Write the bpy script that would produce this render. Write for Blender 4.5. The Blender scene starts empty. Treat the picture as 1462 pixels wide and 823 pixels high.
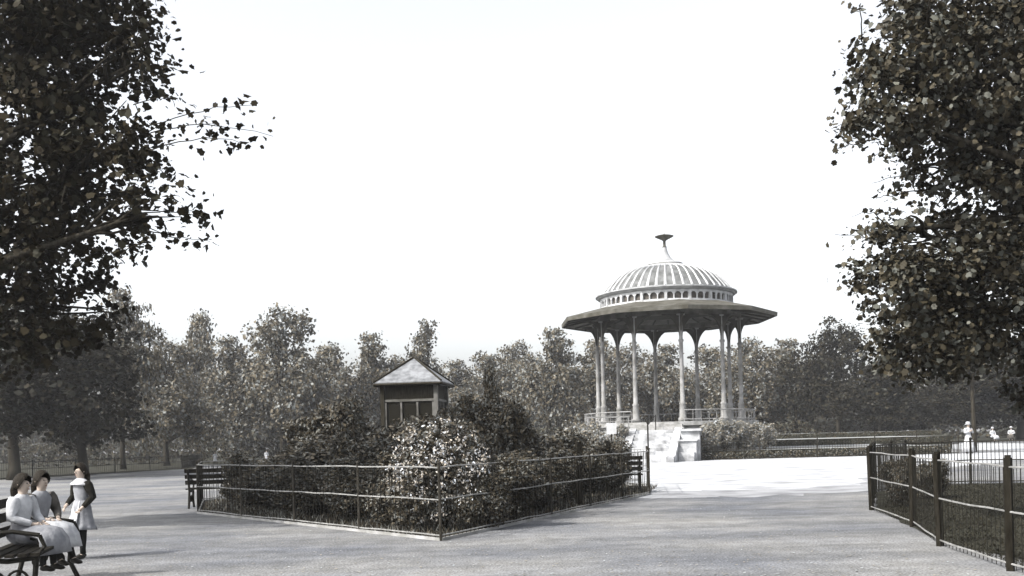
import bpy, math, random
import numpy as np
from mathutils import Vector, Matrix, noise
R = random.Random(7)
NR = np.random.default_rng(11)
PI = math.pi
scene = bpy.context.scene
col = scene.collection
CAMH = 1.35; F = 1450.0; ROLL = math.radians(1.5)
cr, sr = math.cos(ROLL), math.sin(ROLL)

def world_at(px, py, Y):
    """photo pixel + distance -> metres (X, Z)"""
    a = px-731.0; b = 628.0-py
    u = a*cr + b*sr; v = -a*sr + b*cr
    return u/F*Y, CAMH + v/F*Y
def gx(px, Y):            # X of something standing on the ground at distance Y
    X = (px-731.0)/F*Y
    v = -CAMH/Y*F
    return ((px-731.0) + v*sr)/cr/F*Y
def topz(px, py, Y): return world_at(px, py, Y)[1]

# ------------------------------------------------------------------ materials
M = {}
def mat(name, c1, c2=None, scale=3.0, rough=0.8, bump=0.0, bscale=None, metal=0.0, detail=6.0, trans=0.0, stretch=None, spec=0.08, lo=.35, hi=.65):
    m = bpy.data.materials.new(name); m.use_nodes = True
    nt = m.node_tree; n = nt.nodes; l = nt.links
    b = n['Principled BSDF']; b.inputs['Roughness'].default_value = rough
    b.inputs['Metallic'].default_value = metal
    b.inputs['Specular IOR Level'].default_value = spec
    tc = n.new('ShaderNodeTexCoord'); src = tc.outputs['Object']
    if stretch:
        mp = n.new('ShaderNodeMapping'); mp.inputs['Scale'].default_value = stretch
        l.new(src, mp.inputs['Vector']); src = mp.outputs['Vector']
    if c2 is not None:
        no = n.new('ShaderNodeTexNoise'); no.inputs['Scale'].default_value = scale; no.inputs['Detail'].default_value = detail
        l.new(src, no.inputs['Vector'])
        r = n.new('ShaderNodeValToRGB'); r.color_ramp.elements[0].position = lo; r.color_ramp.elements[1].position = hi
        r.color_ramp.elements[0].color = (*c1, 1); r.color_ramp.elements[1].color = (*c2, 1)
        l.new(no.outputs['Fac'], r.inputs['Fac']); l.new(r.outputs['Color'], b.inputs['Base Color'])
    else:
        b.inputs['Base Color'].default_value = (*c1, 1)
    if bump:
        nb = n.new('ShaderNodeTexNoise'); nb.inputs['Scale'].default_value = bscale or scale*4; nb.inputs['Detail'].default_value = 4
        l.new(src, nb.inputs['Vector'])
        bp = n.new('ShaderNodeBump'); bp.inputs['Strength'].default_value = bump; bp.inputs['Distance'].default_value = .03
        l.new(nb.outputs['Fac'], bp.inputs['Height']); l.new(bp.outputs['Normal'], b.inputs['Normal'])
    M[name] = m
    return m

def leafmat(name, dark, light, trans=.25, rough=.55, spec=.4):
    """leaf colour varies from leaf to leaf (face attribute 'shade')"""
    m = bpy.data.materials.new(name); m.use_nodes = True
    nt = m.node_tree; n = nt.nodes; l = nt.links
    b = n['Principled BSDF']; b.inputs['Roughness'].default_value = rough; b.inputs['Specular IOR Level'].default_value = spec
    a = n.new('ShaderNodeAttribute'); a.attribute_name = 'shade'
    r = n.new('ShaderNodeValToRGB')
    r.color_ramp.elements[0].color = (*dark, 1); r.color_ramp.elements[1].color = (*light, 1)
    md = [dark[i]*.62+light[i]*.38 for i in range(3)]; e = r.color_ramp.elements.new(.40); e.color = (md[0]*1.12, md[1]*.97, md[2]*.78, 1)
    e = r.color_ramp.elements.new(.62); e.color = (md[0]*1.15, md[1]*1.24, md[2]*1.36, 1)
    l.new(a.outputs['Fac'], r.inputs['Fac']); l.new(r.outputs['Color'], b.inputs['Base Color'])
    if trans > 0:
        t = n.new('ShaderNodeBsdfTranslucent'); l.new(r.outputs['Color'], t.inputs['Color'])
        mx = n.new('ShaderNodeMixShader'); mx.inputs[0].default_value = trans
        out = n['Material Output']
        l.new(b.outputs['BSDF'], mx.inputs[1]); l.new(t.outputs['BSDF'], mx.inputs[2]); l.new(mx.outputs[0], out.inputs['Surface'])
    M[name] = m
    return m

# the place is known only from a toned print: neutral colours, darks a little brown
leafmat('leaf_plane_shaded', (.009,.007,.003), (.036,.034,.023), .06, .65, .07)  # left tree seen from its shaded side: the shade is put into the leaf colour
leafmat('leaf_plane_lit', (.012,.010,.005), (.125,.125,.105), .06, .55, .14)  # same plane leaf for the right tree, sunlight put into the colour
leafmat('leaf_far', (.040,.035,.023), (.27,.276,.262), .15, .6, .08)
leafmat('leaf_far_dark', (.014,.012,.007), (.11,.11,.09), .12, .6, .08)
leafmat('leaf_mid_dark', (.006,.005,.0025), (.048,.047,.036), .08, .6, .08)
leafmat('leaf_shrub', (.012,.009,.005), (.20,.20,.18), .08, .5, .12)
leafmat('leaf_pale', (.10,.10,.085), (.42,.43,.43), .15, .6, .3)
leafmat('leaf_grass', (.010,.009,.005), (.030,.029,.020), .1, .7, .2)
leafmat('blossom', (.24,.24,.24), (.52,.53,.54), .15, .6, .2)
mat('bark', (.012,.010,.007), (.040,.036,.028), 6, .9, .6, 14, stretch=(3,3,.6))
mat('iron_dark', (.007,.0065,.005), (.016,.015,.012), 20, .55)
mat('rail_pale', (.14,.14,.135), (.25,.25,.245), 5, .5)
mat('iron_post', (.016,.014,.010), (.035,.032,.027), 8, .6)
mat('wood_dark', (.006,.005,.004), (.018,.016,.012), 4, .75, .3, 30, stretch=(1,8,8))
mat('post_wood', (.006,.005,.003), (.018,.016,.012), 5, .85, .4, 25, stretch=(6,6,1))
mat('white_paint', (.30,.305,.31), (.44,.45,.46), 3, .55, .05, 12)
mat('column_paint', (.14,.138,.13), (.25,.25,.25), 2, .5)
mat('zinc_panel', (.07,.072,.070), (.155,.16,.162), 2.5, .45, .1, 8)
mat('zinc_cap', (.23,.235,.24), (.36,.37,.38), 2.5, .45)
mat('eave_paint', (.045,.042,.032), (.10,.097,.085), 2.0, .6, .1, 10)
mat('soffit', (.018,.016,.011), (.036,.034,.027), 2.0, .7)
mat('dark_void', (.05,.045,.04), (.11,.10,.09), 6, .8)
mat('stone', (.18,.18,.17), (.32,.32,.32), 3, .85, .4, 18)
mat('stone_white', (.20,.204,.21), (.46,.47,.485), 2, .8, .25, 22)
mat('slate_pale', (.10,.104,.11), (.21,.218,.23), 5, .5, .2, 20)
mat('hut_wood', (.012,.010,.006), (.028,.025,.018), 4, .7, .2, 20, stretch=(8,8,1))
mat('hut_trim', (.06,.058,.05), (.13,.128,.12), 4, .6)
mat('hut_glass', (.012,.011,.008), None, rough=.2, spec=.12)
mat('soil', (.016,.013,.009), (.036,.032,.025), 5, .95, .8, 20)
mat('turf', (.013,.012,.008), (.040,.040,.030), 1.6, .95, .6, 20)
mat('turf_pale', (.17,.175,.175), (.30,.31,.31), .8, .95, .6, 20)
mat('skin', (.36,.30,.255), None, rough=.6)
mat('hair_dark', (.008,.006,.004), (.022,.018,.013), 60, .5, .5, 90)
mat('hair_mid', (.06,.05,.04), (.12,.10,.08), 60, .5, .5, 90)
mat('cloth_white', (.30,.305,.32), (.44,.45,.47), 8, .85, .4, 18)
mat('cloth_grey', (.13,.135,.15), (.23,.235,.25), 7, .9, .4, 18)
mat('cloth_dark', (.006,.0055,.0045), (.016,.015,.012), 9, .9, .4, 18)
mat('cloth_mid', (.04,.037,.032), (.085,.08,.073), 9, .9, .4, 18)
mat('stocking', (.012,.012,.011), None, rough=.8)
mat('leather', (.015,.014,.012), None, rough=.45)
mat('eye_dark', (.01,.01,.01), None, rough=.3)
mat('lip', (.22,.14,.12), None, rough=.5)

def groundmat():
    m = bpy.data.materials.new('gravel_ground'); m.use_nodes = True
    nt = m.node_tree; n = nt.nodes; l = nt.links
    b = n['Principled BSDF']; b.inputs['Roughness'].default_value = .93; b.inputs['Specular IOR Level'].default_value = .15
    tc = n.new('ShaderNodeTexCoord')
    def nz(scale, det, st=None, rot=0):
        src = tc.outputs['Object']
        if st:
            mp = n.new('ShaderNodeMapping'); mp.inputs['Scale'].default_value = st; mp.inputs['Rotation'].default_value = (0,0,rot)
            l.new(src, mp.inputs['Vector']); src = mp.outputs['Vector']
        t = n.new('ShaderNodeTexNoise'); t.inputs['Scale'].default_value = scale; t.inputs['Detail'].default_value = det
        l.new(src, t.inputs['Vector']); return t.outputs['Fac']
    def ramp(f, p0, c0, p1, c1):
        r = n.new('ShaderNodeValToRGB'); r.color_ramp.elements[0].position = p0; r.color_ramp.elements[1].position = p1
        r.color_ramp.elements[0].color = (*c0,1); r.color_ramp.elements[1].color = (*c1,1); l.new(f, r.inputs['Fac']); return r.outputs['Color']
    def mul(a, c, f=1.0):
        x = n.new('ShaderNodeMix'); x.data_type = 'RGBA'; x.blend_type = 'MULTIPLY'; x.inputs[0].default_value = f
        l.new(a, x.inputs[6]); l.new(c, x.inputs[7]); return x.outputs[2]
    base = ramp(nz(.35, 7), .35, (.135,.143,.162), .65, (.245,.246,.244))
    tracks = ramp(nz(.5, 5, (.25, 2.6, 1), .08), .38, (.80,.80,.80), .62, (1.08,1.08,1.08))
    grit = ramp(nz(38, 4), .38, (.42,.41,.39), .58, (1.1,1.1,1.1))
    grit2 = ramp(nz(3.2, 10), .38, (.78,.775,.765), .62, (1,1,1))
    c = mul(mul(mul(base, tracks), grit, .8), grit2)
    l.new(c, b.inputs['Base Color'])
    bp = n.new('ShaderNodeBump'); bp.inputs['Strength'].default_value = .7; bp.inputs['Distance'].default_value = .02
    l.new(nz(26, 8), bp.inputs['Height']); l.new(bp.outputs['Normal'], b.inputs['Normal'])
    M['gravel_ground'] = m
groundmat()
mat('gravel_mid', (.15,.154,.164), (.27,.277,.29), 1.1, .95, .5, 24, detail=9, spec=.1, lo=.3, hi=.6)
mat('gravel_sunlit', (.215,.22,.232), (.37,.38,.395), .9, .95, .5, 24, detail=9, spec=.1, lo=.3, hi=.55)  # apron gravel with the sunlight painted into its colour

# ------------------------------------------------------------------ mesh helpers
class MB:
    def __init__(s): s.v = []; s.f = []; s.sm = False
    def add(s, vs, fs):
        o = len(s.v); s.v += [tuple(p) for p in vs]; s.f += [tuple(i+o for i in f) for f in fs]; return s
    def box(s, c, d, rz=0, rx=0, ry=0):
        m = Matrix.Translation(c) @ Matrix.Rotation(rz,4,'Z') @ Matrix.Rotation(ry,4,'Y') @ Matrix.Rotation(rx,4,'X')
        q = [m @ Vector((x*d[0]/2, y*d[1]/2, z*d[2]/2)) for x in (-1,1) for y in (-1,1) for z in (-1,1)]
        return s.add(q, [(0,1,3,2),(4,6,7,5),(0,4,5,1),(2,3,7,6),(0,2,6,4),(1,5,7,3)])
    def tube(s, pts, rad, n=8, cap=True, side=None, flat=1.0):
        """sweep along points; rad number or list of r or (ra, rb); side = lateral axis hint"""
        P = [Vector(p) for p in pts]; k = len(P)
        if not hasattr(rad, '__len__'): rad = [rad]*k
        prev = None; vs = []
        for i, p in enumerate(P):
            t = (P[min(i+1,k-1)] - P[max(i-1,0)])
            if t.length < 1e-9: t = Vector((0,0,1))
            t.normalize()
            if side is not None: a = Vector(side)
            elif prev is not None: a = prev
            else: a = Vector((1,0,0)) if abs(t.x) < .8 else Vector((0,1,0))
            a = (a - t*a.dot(t))
            if a.length < 1e-6: a = t.orthogonal()
            a.normalize(); prev = a; b = t.cross(a)
            r = rad[i]; ra, rb = r if hasattr(r, '__len__') else (r, r)
            for j in range(n):
                an = 2*PI*j/n
                vs.append(p + a*math.cos(an)*ra + b*math.sin(an)*rb)
        fs = [(i*n+j, i*n+(j+1)%n, (i+1)*n+(j+1)%n, (i+1)*n+j) for i in range(k-1) for j in range(n)]
        if cap: fs += [tuple(range(n))[::-1], tuple((k-1)*n+j for j in range(n))]
        return s.add(vs, fs)
    def lathe(s, prof, n=48, c=(0,0,0), a0=0, mod=None):
        vs = []
        for i, (r, z) in enumerate(prof):
            for j in range(n):
                rr = r if mod is None else mod(i, j, r)
                an = a0+2*PI*j/n; vs.append((c[0]+rr*math.cos(an), c[1]+rr*math.sin(an), c[2]+z))
        k = len(prof)
        return s.add(vs, [(i*n+j, i*n+(j+1)%n, (i+1)*n+(j+1)%n, (i+1)*n+j) for i in range(k-1) for j in range(n)])
    def prism(s, poly, z0, z1):
        n = len(poly)
        vs = [(x,y,z0) for x,y in poly] + [(x,y,z1) for x,y in poly]
        return s.add(vs, [tuple(range(n))[::-1], tuple(range(n,2*n))] + [(i,(i+1)%n,(i+1)%n+n,i+n) for i in range(n)])
    def ico(s, c, r, sc=(1,1,1), seg=10):
        vs = []; n = seg; k = seg//2+1
        for i in range(k+1):
            ph = PI*i/k
            for j in range(n):
                th = 2*PI*j/n
                vs.append((c[0]+r*sc[0]*math.sin(ph)*math.cos(th), c[1]+r*sc[1]*math.sin(ph)*math.sin(th), c[2]+r*sc[2]*math.cos(ph)))
        return s.add(vs, [(i*n+j, (i+1)*n+j, (i+1)*n+(j+1)%n, i*n+(j+1)%n) for i in range(k) for j in range(n)])
    def build(s, name, m, parent=None, smooth=False):
        me = bpy.data.meshes.new(name); me.from_pydata(s.v, [], s.f); me.update()
        if smooth: me.polygons.foreach_set('use_smooth', [True]*len(me.polygons))
        me.materials.append(M[m] if isinstance(m, str) else m)
        o = bpy.data.objects.new(name, me); col.objects.link(o)
        if parent: o.parent = parent
        return o

def tag(o, label=None, cat=None, group=None, kind=None):
    if label: o['label'] = label
    if cat: o['category'] = cat
    if group: o['group'] = group
    if kind: o['kind'] = kind
    return o
def thing(name, label, cat, loc=(0,0,0), rz=0, group=None):
    o = bpy.data.objects.new(name, None); col.objects.link(o)
    o.empty_display_size = .3
    o.location = loc; o.rotation_euler = (0,0,rz)
    return tag(o, label, cat, group)
def copy_tree(root, label, loc, rz=0, scale=None, group=None):
    if group: root['group'] = group
    r = root.copy(); col.objects.link(r); r.location = loc; r.rotation_euler = (0,0,rz)
    if scale: r.scale = scale
    tag(r, label, None, group)
    for ch in list(root.children):
        c = ch.copy(); col.objects.link(c); c.parent = r
        for g in ch.children:
            d = g.copy(); col.objects.link(d); d.parent = c
    return r
def structure(o): o['kind'] = 'structure'; return o

# ------------------------------------------------------------------ foliage
LEAF_Q = np.array([(-.5,0),(0,-.36),(.5,0),(0,.36)])
LEAF_SHRUB = np.array([(-.5,0),(-.15,-.24),(.25,-.2),(.5,0),(.25,.2),(-.15,.24)])
LEAF_PLANE = np.array([(-.44,0),(-.34,-.22),(-.20,-.42),(.02,-.33),(.24,-.36),(.30,-.16),(.52,.02),(.28,.20),(.14,.40),(-.08,.30),(-.32,.36),(-.36,.12)])
def leaf_mesh(name, pts, nrm, size, shape, m, parent=None, jitter=.9, seed=0, curl=.12):
    rg = np.random.default_rng(seed)
    n = len(pts); k = len(shape)
    d = nrm + rg.normal(0, jitter, (n,3)); d /= np.linalg.norm(d, axis=1)[:,None] + 1e-9
    a = rg.normal(0,1,(n,3)); a -= d*np.sum(a*d,axis=1)[:,None]; a /= np.linalg.norm(a,axis=1)[:,None] + 1e-9
    b = np.cross(d, a)
    sz = size*rg.uniform(.45,1.45,n)
    V = pts[:,None,:] + sz[:,None,None]*(shape[None,:,0,None]*a[:,None,:] + shape[None,:,1,None]*b[:,None,:])
    V -= (sz[:,None]*curl*np.abs(shape[None,:,1])*2)[:,:,None]*d[:,None,:]
    V = V.reshape(-1,3).astype(np.float32)
    me = bpy.data.meshes.new(name)
    me.vertices.add(n*k); me.vertices.foreach_set('co', V.ravel())
    me.loops.add(n*k); me.loops.foreach_set('vertex_index', np.arange(n*k, dtype=np.int32))
    me.polygons.add(n); me.polygons.foreach_set('loop_start', np.arange(0,n*k,k,dtype=np.int32))
    me.polygons.foreach_set('loop_total', np.full(n,k,dtype=np.int32))
    at = me.attributes.new('shade','FLOAT','FACE'); at.data.foreach_set('value', np.clip(rg.beta(1.1,1.9,n),0,1).astype(np.float32))
    me.update(calc_edges=True); me.validate()
    me.materials.append(M[m])
    o = bpy.data.objects.new(name, me); col.objects.link(o)
    if parent: o.parent = parent
    return o

def crown_points(lobes, nclump, per, csig, seed, fill=.45, flat=.7):
    """clumps spread through lobes (cx,cy,cz,rx,ry,rz), most near the surface"""
    rg = np.random.default_rng(seed)
    L = np.array(lobes, dtype=float)
    w = (L[:,3]*L[:,4]*L[:,5])**(2/3); w /= w.sum()
    idx = rg.choice(len(L), nclump, p=w)
    d = rg.normal(0,1,(nclump,3)); d /= np.linalg.norm(d,axis=1)[:,None]
    rad = np.where(rg.random(nclump) < fill, rg.random(nclump)**(1/2.2), rg.uniform(.82,1.08,nclump))
    c = L[idx,:3] + d*rad[:,None]*L[idx,3:]
    cnt = rg.poisson(per, nclump)
    ci = np.repeat(np.arange(nclump), cnt)
    p = c[ci] + rg.normal(0,1,(len(ci),3))*csig*rg.uniform(.6,1.4,nclump)[ci][:,None]*np.array([1,1,flat])
    nn = d[ci]*.6 + np.array([0,0,.7])
    return p, nn, c, idx

def limb_path(a, b, bend, k=6, seed=0):
    rr = random.Random(seed); a = Vector(a); b = Vector(b); out = []
    off = Vector((rr.uniform(-1,1), rr.uniform(-1,1), rr.uniform(.1,.9)))*bend
    for i in range(k+1):
        t = i/k; out.append(a.lerp(b,t) + off*math.sin(PI*t) + Vector((rr.uniform(-1,1),rr.uniform(-1,1),rr.uniform(-1,1)))*bend*.12*(0<i<k))
    return out

# ================================================================== SETTING
g = MB(); g.add([(-900,-60,0),(900,-60,0),(900,1500,0),(-900,1500,0)], [(0,1,2,3)])
structure(g.build('ground', 'gravel_ground'))
def sheet(name, poly, z, m):
    b = MB(); b.add([(x,y,z) for x,y in poly], [tuple(range(len(poly)))]); return structure(b.build(name, m))
def ragged(pts, amp, step, seed):
    rr = random.Random(seed); out = []
    for i in range(len(pts)):
        a = Vector(pts[i]); b = Vector(pts[(i+1)%len(pts)]); n = max(1, int((b-a).length/step))
        for j in range(n):
            p = a.lerp(b, j/n); out.append((p.x+rr.uniform(-amp,amp), p.y+rr.uniform(-amp,amp)))
    return out
# bright gravel apron before the bandstand, its sunlit brightness put into the gravel colour
sheet('path', ragged([(3.4,24.6),(6.4,24.2),(8.4,25.2),(10.5,30),(28,49),(40,62),(40,100),(27,100),(28,53.8),(8,53.8),(4.4,52),(3.6,30)], .35, .5, 3), .006, 'gravel_sunlit')
sheet('apron_fade', ragged([(2.6,22.3),(5.5,21.6),(7.7,22.2),(12,30),(7,32),(3.5,28)], .45, .35, 8), .003, 'gravel_mid')  # in-between tone that fades the apron's painted sunlight into the ground
sheet('lawn', ragged([(-120,49),(-26,50),(-21,66),(-24,79),(-5,84),(2,80),(8,80),(26,92),(26,101),(160,101),(160,400),(-160,400)], .2, 1.2, 4), .004, 'turf')
sheet('verge', ragged([(5.2,9.2),(5.0,6.0),(16,2),(26,20),(19,23.2),(12.0,24.2),(9.4,24.1),(7.8,21.8),(6.12,17.2),(5.0,11.7)], .04, .5, 5), .012, 'turf')
BED = [(-1.0,13.8),(-6.5,20.9),(-7.8,25.5),(-5.2,30.5),(1.0,31.5),(3.6,27.2),(3.12,23.3)]
sheet('flower_bed_soil', BED, .010, 'soil')
# terraced banks to both sides of the bandstand
def terrace(x0, x1, steps, seed):
    b = MB(); t = MB()
    for (y0, y1, z0, z1, *xx) in steps:
        if xx: x1 = xx[0]
        b.prism([(x0,y0),(x1,y0),(x1,y1),(x0,y1)], z0, z1)
        t.add([(x0,y0+.05,z1+.006),(x1,y0+.05,z1+.006),(x1,y1,z1+.006),(x0,y1,z1+.006)], [(0,1,2,3)])
    structure(b.build('terrace_bank', 'turf')); structure(t.build('terrace_walk', 'turf_pale'))
terrace(9.75, 23.2, [(53.7,66,-.1,.46,23.2),(66,78,-.1,.86,28.6),(78,91.5,-.1,1.22,33)], 1)
terrace(-2.5, 5.6, [(57.0,66,-.1,.40),(66,78,-.1,.80)], 2)

# ================================================================== BANDSTAND
BX, BY, FL = 9.30, 60.0, 2.10
VIEW = math.atan2(0-BY, 0-BX)            # direction from bandstand to the camera
bs = thing('bandstand', 'domed white bandstand on slender iron columns with wide eaves, on a raised planted podium', 'bandstand', (BX,BY,0))
def pol(r, a, z=0): return (r*math.cos(a), r*math.sin(a), z)
NCOL = 10
CA = [VIEW + math.radians(10.5) + i*2*PI/NCOL for i in range(NCOL)]
b = MB(); b.lathe([(0,FL),(5.15,FL),(5.15,FL-.22),(4.95,FL-.24),(4.95,0)], 60); b.build('podium', 'stone', bs)
EZ = 8.02
RC = 4.2
b = MB()
for a in CA:
    x, y, _ = pol(RC, a)
    b = MB()
    b.lathe([(.0,FL),(.26,FL),(.26,FL+.18),(.19,FL+.24),(.17,FL+.95),(.20,FL+1.0),(.13,FL+1.08),(.12,FL+2.2),(.105,EZ-1.55),(.15,EZ-1.5),(.15,EZ-1.42),(.10,EZ-1.38),(.10,EZ-.1),(.24,EZ-.08),(.24,EZ)], 12, (x,y,0))
    cobj = b.build('column', 'column_paint', bs, True)
    k = MB()
    for sgn in (-1,1):
        # curved bracket fins, tangential and radial
        for (dirx, diry, L, H) in ((-math.sin(a)*sgn, math.cos(a)*sgn, .95, 1.35), (math.cos(a)*sgn, math.sin(a)*sgn, .8, 1.1)):
            px_, py_ = -diry*.045, dirx*.045
            outer = [(.08, EZ-H)] + [(.08+L*(1-math.cos(t*PI/2/7)), EZ-H+ (H-.06)*math.sin(t*PI/2/7)) for t in range(8)] + [(.08+L, EZ-.012), (.08, EZ-.012)]
            vs = [(x+dirx*d+px_, y+diry*d+py_, z) for d,z in outer] + [(x+dirx*d-px_, y+diry*d-py_, z) for d,z in outer]
            n = len(outer)
            k.add(vs, [tuple(range(n)), tuple(range(2*n-1,n-1,-1))] + [(i,i+n,(i+1)%n+n,(i+1)%n) for i in range(n)])
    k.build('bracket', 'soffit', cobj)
# ring beam, eave (decagon), fascia
b = MB()
for i in range(NCOL):
    p, q = Vector(pol(RC,CA[i])), Vector(pol(RC,CA[(i+1)%NCOL]))
    mid = (p+q)/2; d = q-p
    b.box((mid.x,mid.y,EZ+.15), (d.length+.12,.24,.30), math.atan2(d.y,d.x))
b.build('ring_beam', 'eave_paint', bs)
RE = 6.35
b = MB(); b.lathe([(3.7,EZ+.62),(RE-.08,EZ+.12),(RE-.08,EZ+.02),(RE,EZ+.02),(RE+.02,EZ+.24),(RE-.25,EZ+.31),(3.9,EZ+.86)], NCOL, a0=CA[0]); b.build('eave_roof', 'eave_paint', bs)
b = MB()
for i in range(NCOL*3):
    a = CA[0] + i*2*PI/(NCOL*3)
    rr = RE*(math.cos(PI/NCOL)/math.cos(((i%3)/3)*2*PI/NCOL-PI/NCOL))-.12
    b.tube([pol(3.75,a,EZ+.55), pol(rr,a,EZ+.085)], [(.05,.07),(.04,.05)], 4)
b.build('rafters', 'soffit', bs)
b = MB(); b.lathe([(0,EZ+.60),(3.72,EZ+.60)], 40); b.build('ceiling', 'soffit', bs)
# drum with arcaded openings
DR = 3.88; D0 = EZ+.72; D1 = D0+.72
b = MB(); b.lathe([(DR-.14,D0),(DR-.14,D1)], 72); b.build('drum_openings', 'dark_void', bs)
b = MB(); b.lathe([(DR-.1,D0+.20),(DR,D0+.20),(DR,D0+.14),(DR+.08,D0+.12),(DR+.08,D0-.05),(DR-.1,D0-.06)], 72)
b.lathe([(DR-.12,D1-.14),(DR,D1-.14),(DR,D1)], 72)
NB = 18
for i in range(NB):
    a = VIEW + i*2*PI/NB
    b.box(pol(DR-.05,a,(D0+D1)/2+.04), (.16,.15,D1-D0-.22), a)
    for s in (1,2):
        aa = a + s*2*PI/NB/3; b.box(pol(DR-.06,aa,(D0+D1)/2+.04), (.10,.06,D1-D0-.24), aa)
    for s in range(3):      # rounded heads of the openings
        for q in (0,1):
            ac = a + (s+q)*2*PI/NB/3; sg = 1 if q == 0 else -1
            b.add([pol(DR-.02,ac,D1-.13), pol(DR-.02,ac+sg*.055,D1-.13), pol(DR-.02,ac+sg*.03,D1-.18), pol(DR-.02,ac+sg*.015,D1-.26), pol(DR-.02,ac,D1-.30)], [(0,1,2,3,4)])
b.build('drum', 'white_paint', bs)
b = MB(); b.lathe([(DR-.1,D1-.005),(DR+.12,D1+.02),(DR+.20,D1+.10),(DR+.26,D1+.12),(DR+.26,D1+.19),(DR-.06,D1+.25)], 72); b.build('cornice', 'zinc_cap', bs)
# dome
def domez(t): return D1+.22 + 1.98*math.sin(t*PI/2*.80)/math.sin(PI/2*.80)
def domer(t): return 1.85 + (DR-.05-1.85)*math.cos(t*PI/2*.92)**.82 if t < 1 else 1.85
_h = [0,.12,.29,.46,.63,.76,.86,.94,1.0]; _r = [1.0,.970,.915,.860,.795,.730,.665,.595,.50]
prof = [(float(np.interp(t/14,_h,_r))*(DR-.02), D1+.22+1.42*t/14) for t in range(15)]
b = MB(); b.lathe(prof, 96); b.build('dome', 'zinc_panel', bs, True)
b = MB()
for i in range(48):
    a = VIEW+i*2*PI/48
    b.tube([pol(r+.01,a,z+.02) for r,z in prof], [(.085-.045*t/14,.05) for t in range(15)], 4, side=(-math.sin(a),math.cos(a),0))
b.build('dome_ribs', 'white_paint', bs)
zt = D1+1.63
b = MB(); b.lathe([(1.70,zt-.06),(1.98,zt-.02),(1.98,zt+.06),(1.80,zt+.08),(1.45,zt+.20),(1.06,zt+.30),(1.06,zt+.38),(.98,zt+.42),(.62,zt+.52),(.36,zt+.74),(.20,zt+1.05),(.12,zt+1.38)], 48); b.build('lantern_cap', 'zinc_cap', bs, True)
b = MB(); b.lathe([(1.705,zt-.10),(1.99,zt-.05),(1.99,zt-.022),(1.70,zt-.02)], 48); b.lathe([(1.07,zt+.27),(1.10,zt+.29),(1.10,zt+.33),(1.02,zt+.34)],48); b.build('cap_moulding', 'eave_paint', bs)
b = MB(); b.lathe([(.12,zt+1.36),(.15,zt+1.40),(.085,zt+1.45),(.08,zt+1.73),(.14,zt+1.80),(.34,zt+1.90),(.54,zt+2.00),(.56,zt+2.03),(.40,zt+2.08),(.12,zt+2.12),(.03,zt+2.18),(0,zt+2.26)], 20); b.build('finial', 'eave_paint', bs, True)
# low balustrade round the floor, open towards the stairs
SA = VIEW - math.radians(7.3)
b = MB(); rp = []
for i in range(0, 61):
    a = SA + math.radians(17) + i*(2*PI-math.radians(34))/60
    rp.append(pol(4.95,a,FL+.62))
    b.tube([pol(4.95,a,FL), pol(4.95,a,FL+.62)], .016, 4)
b.tube(rp, .035, 6); b.tube([(x,y,FL+.12) for x,y,z in rp], .02, 4)
b.build('balustrade', 'column_paint', bs)

# stairs
sx, sy = BX + 5.75*math.cos(SA), BY + 5.75*math.sin(SA)
st = thing('staircase', 'bright white stone steps with sloping side walls leading up to the bandstand', 'steps', (sx,sy,0), SA+PI/2)
# local: -y goes outwards (down), width along x
b = MB(); NS = 9; run = .37; top = 1.66
for i in range(NS):
    z1 = top - i*top/NS
    b.box((0,-(i+.5)*run*1.0+.0, z1/2), (2.05,run,z1), 0)
b.build('steps', 'stone_white', st)
u = MB(); u.box((0,.32,.9),(3.0,.66,1.8)); u.box((0,.48,.98),(2.8,.5,1.96)); u.build('landing', 'stone', st)
for s in (-1,1):
    w = MB(); L = NS*run
    x0, x1 = (s*1.03, s*1.42) if s > 0 else (s*1.42, s*1.03)
    pr = [(0.3,0),(.3,top+.12),(0,top+.12),(-L,.30),(-L-.5,.30),(-L-.5,0)]
    w.add([(x0,y,z) for y,z in pr]+[(x1,y,z) for y,z in pr], [tuple(range(6)), tuple(range(11,5,-1))]+[(i,i+6,(i+1)%6+6,(i+1)%6) for i in range(6)])
    w.build('side_wall', 'stone_white', st)
w = MB(); w.box((1.93,-.35,.78),(.98,1.1,1.56)); w.box((1.96,-.40,1.62),(1.12,1.3,.12)); w.box((1.88,-1.30,.52),(.88,.8,1.04)); w.box((1.90,-1.33,1.08),(.98,.95,.08)); w.box((1.85,-1.95,.24),(.8,.5,.48))
w.build('flank_block', 'stone_white', st)
b = MB(); b.tube([(0.02,-2.9,0),(0.02,-2.9,2.0)], .04, 8); b.ico((0.02,-2.9,2.05), .08); b.tube([(0.02,-2.9,1.9),(0.02,.0,top+.80)], .025, 6); b.tube([(0.02,0,top),(0.02,0,top+.80)], .03, 6)
b.build('handrail', 'iron_dark', st)

# notice board left of the steps
X, Z = world_at(873, 612, 53.0)
nb = thing('notice_board', 'blank white square notice board on a post left of the bandstand steps', 'notice board', (X,53.0,0), -.1)
b = MB(); b.box((0,0,Z),(.52,.03,.58)); b.build('panel', 'white_paint', nb)
b = MB(); b.tube([(0,.05,0),(0,.05,Z+.35)], .035, 8); b.build('post', 'post_wood', nb)
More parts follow.
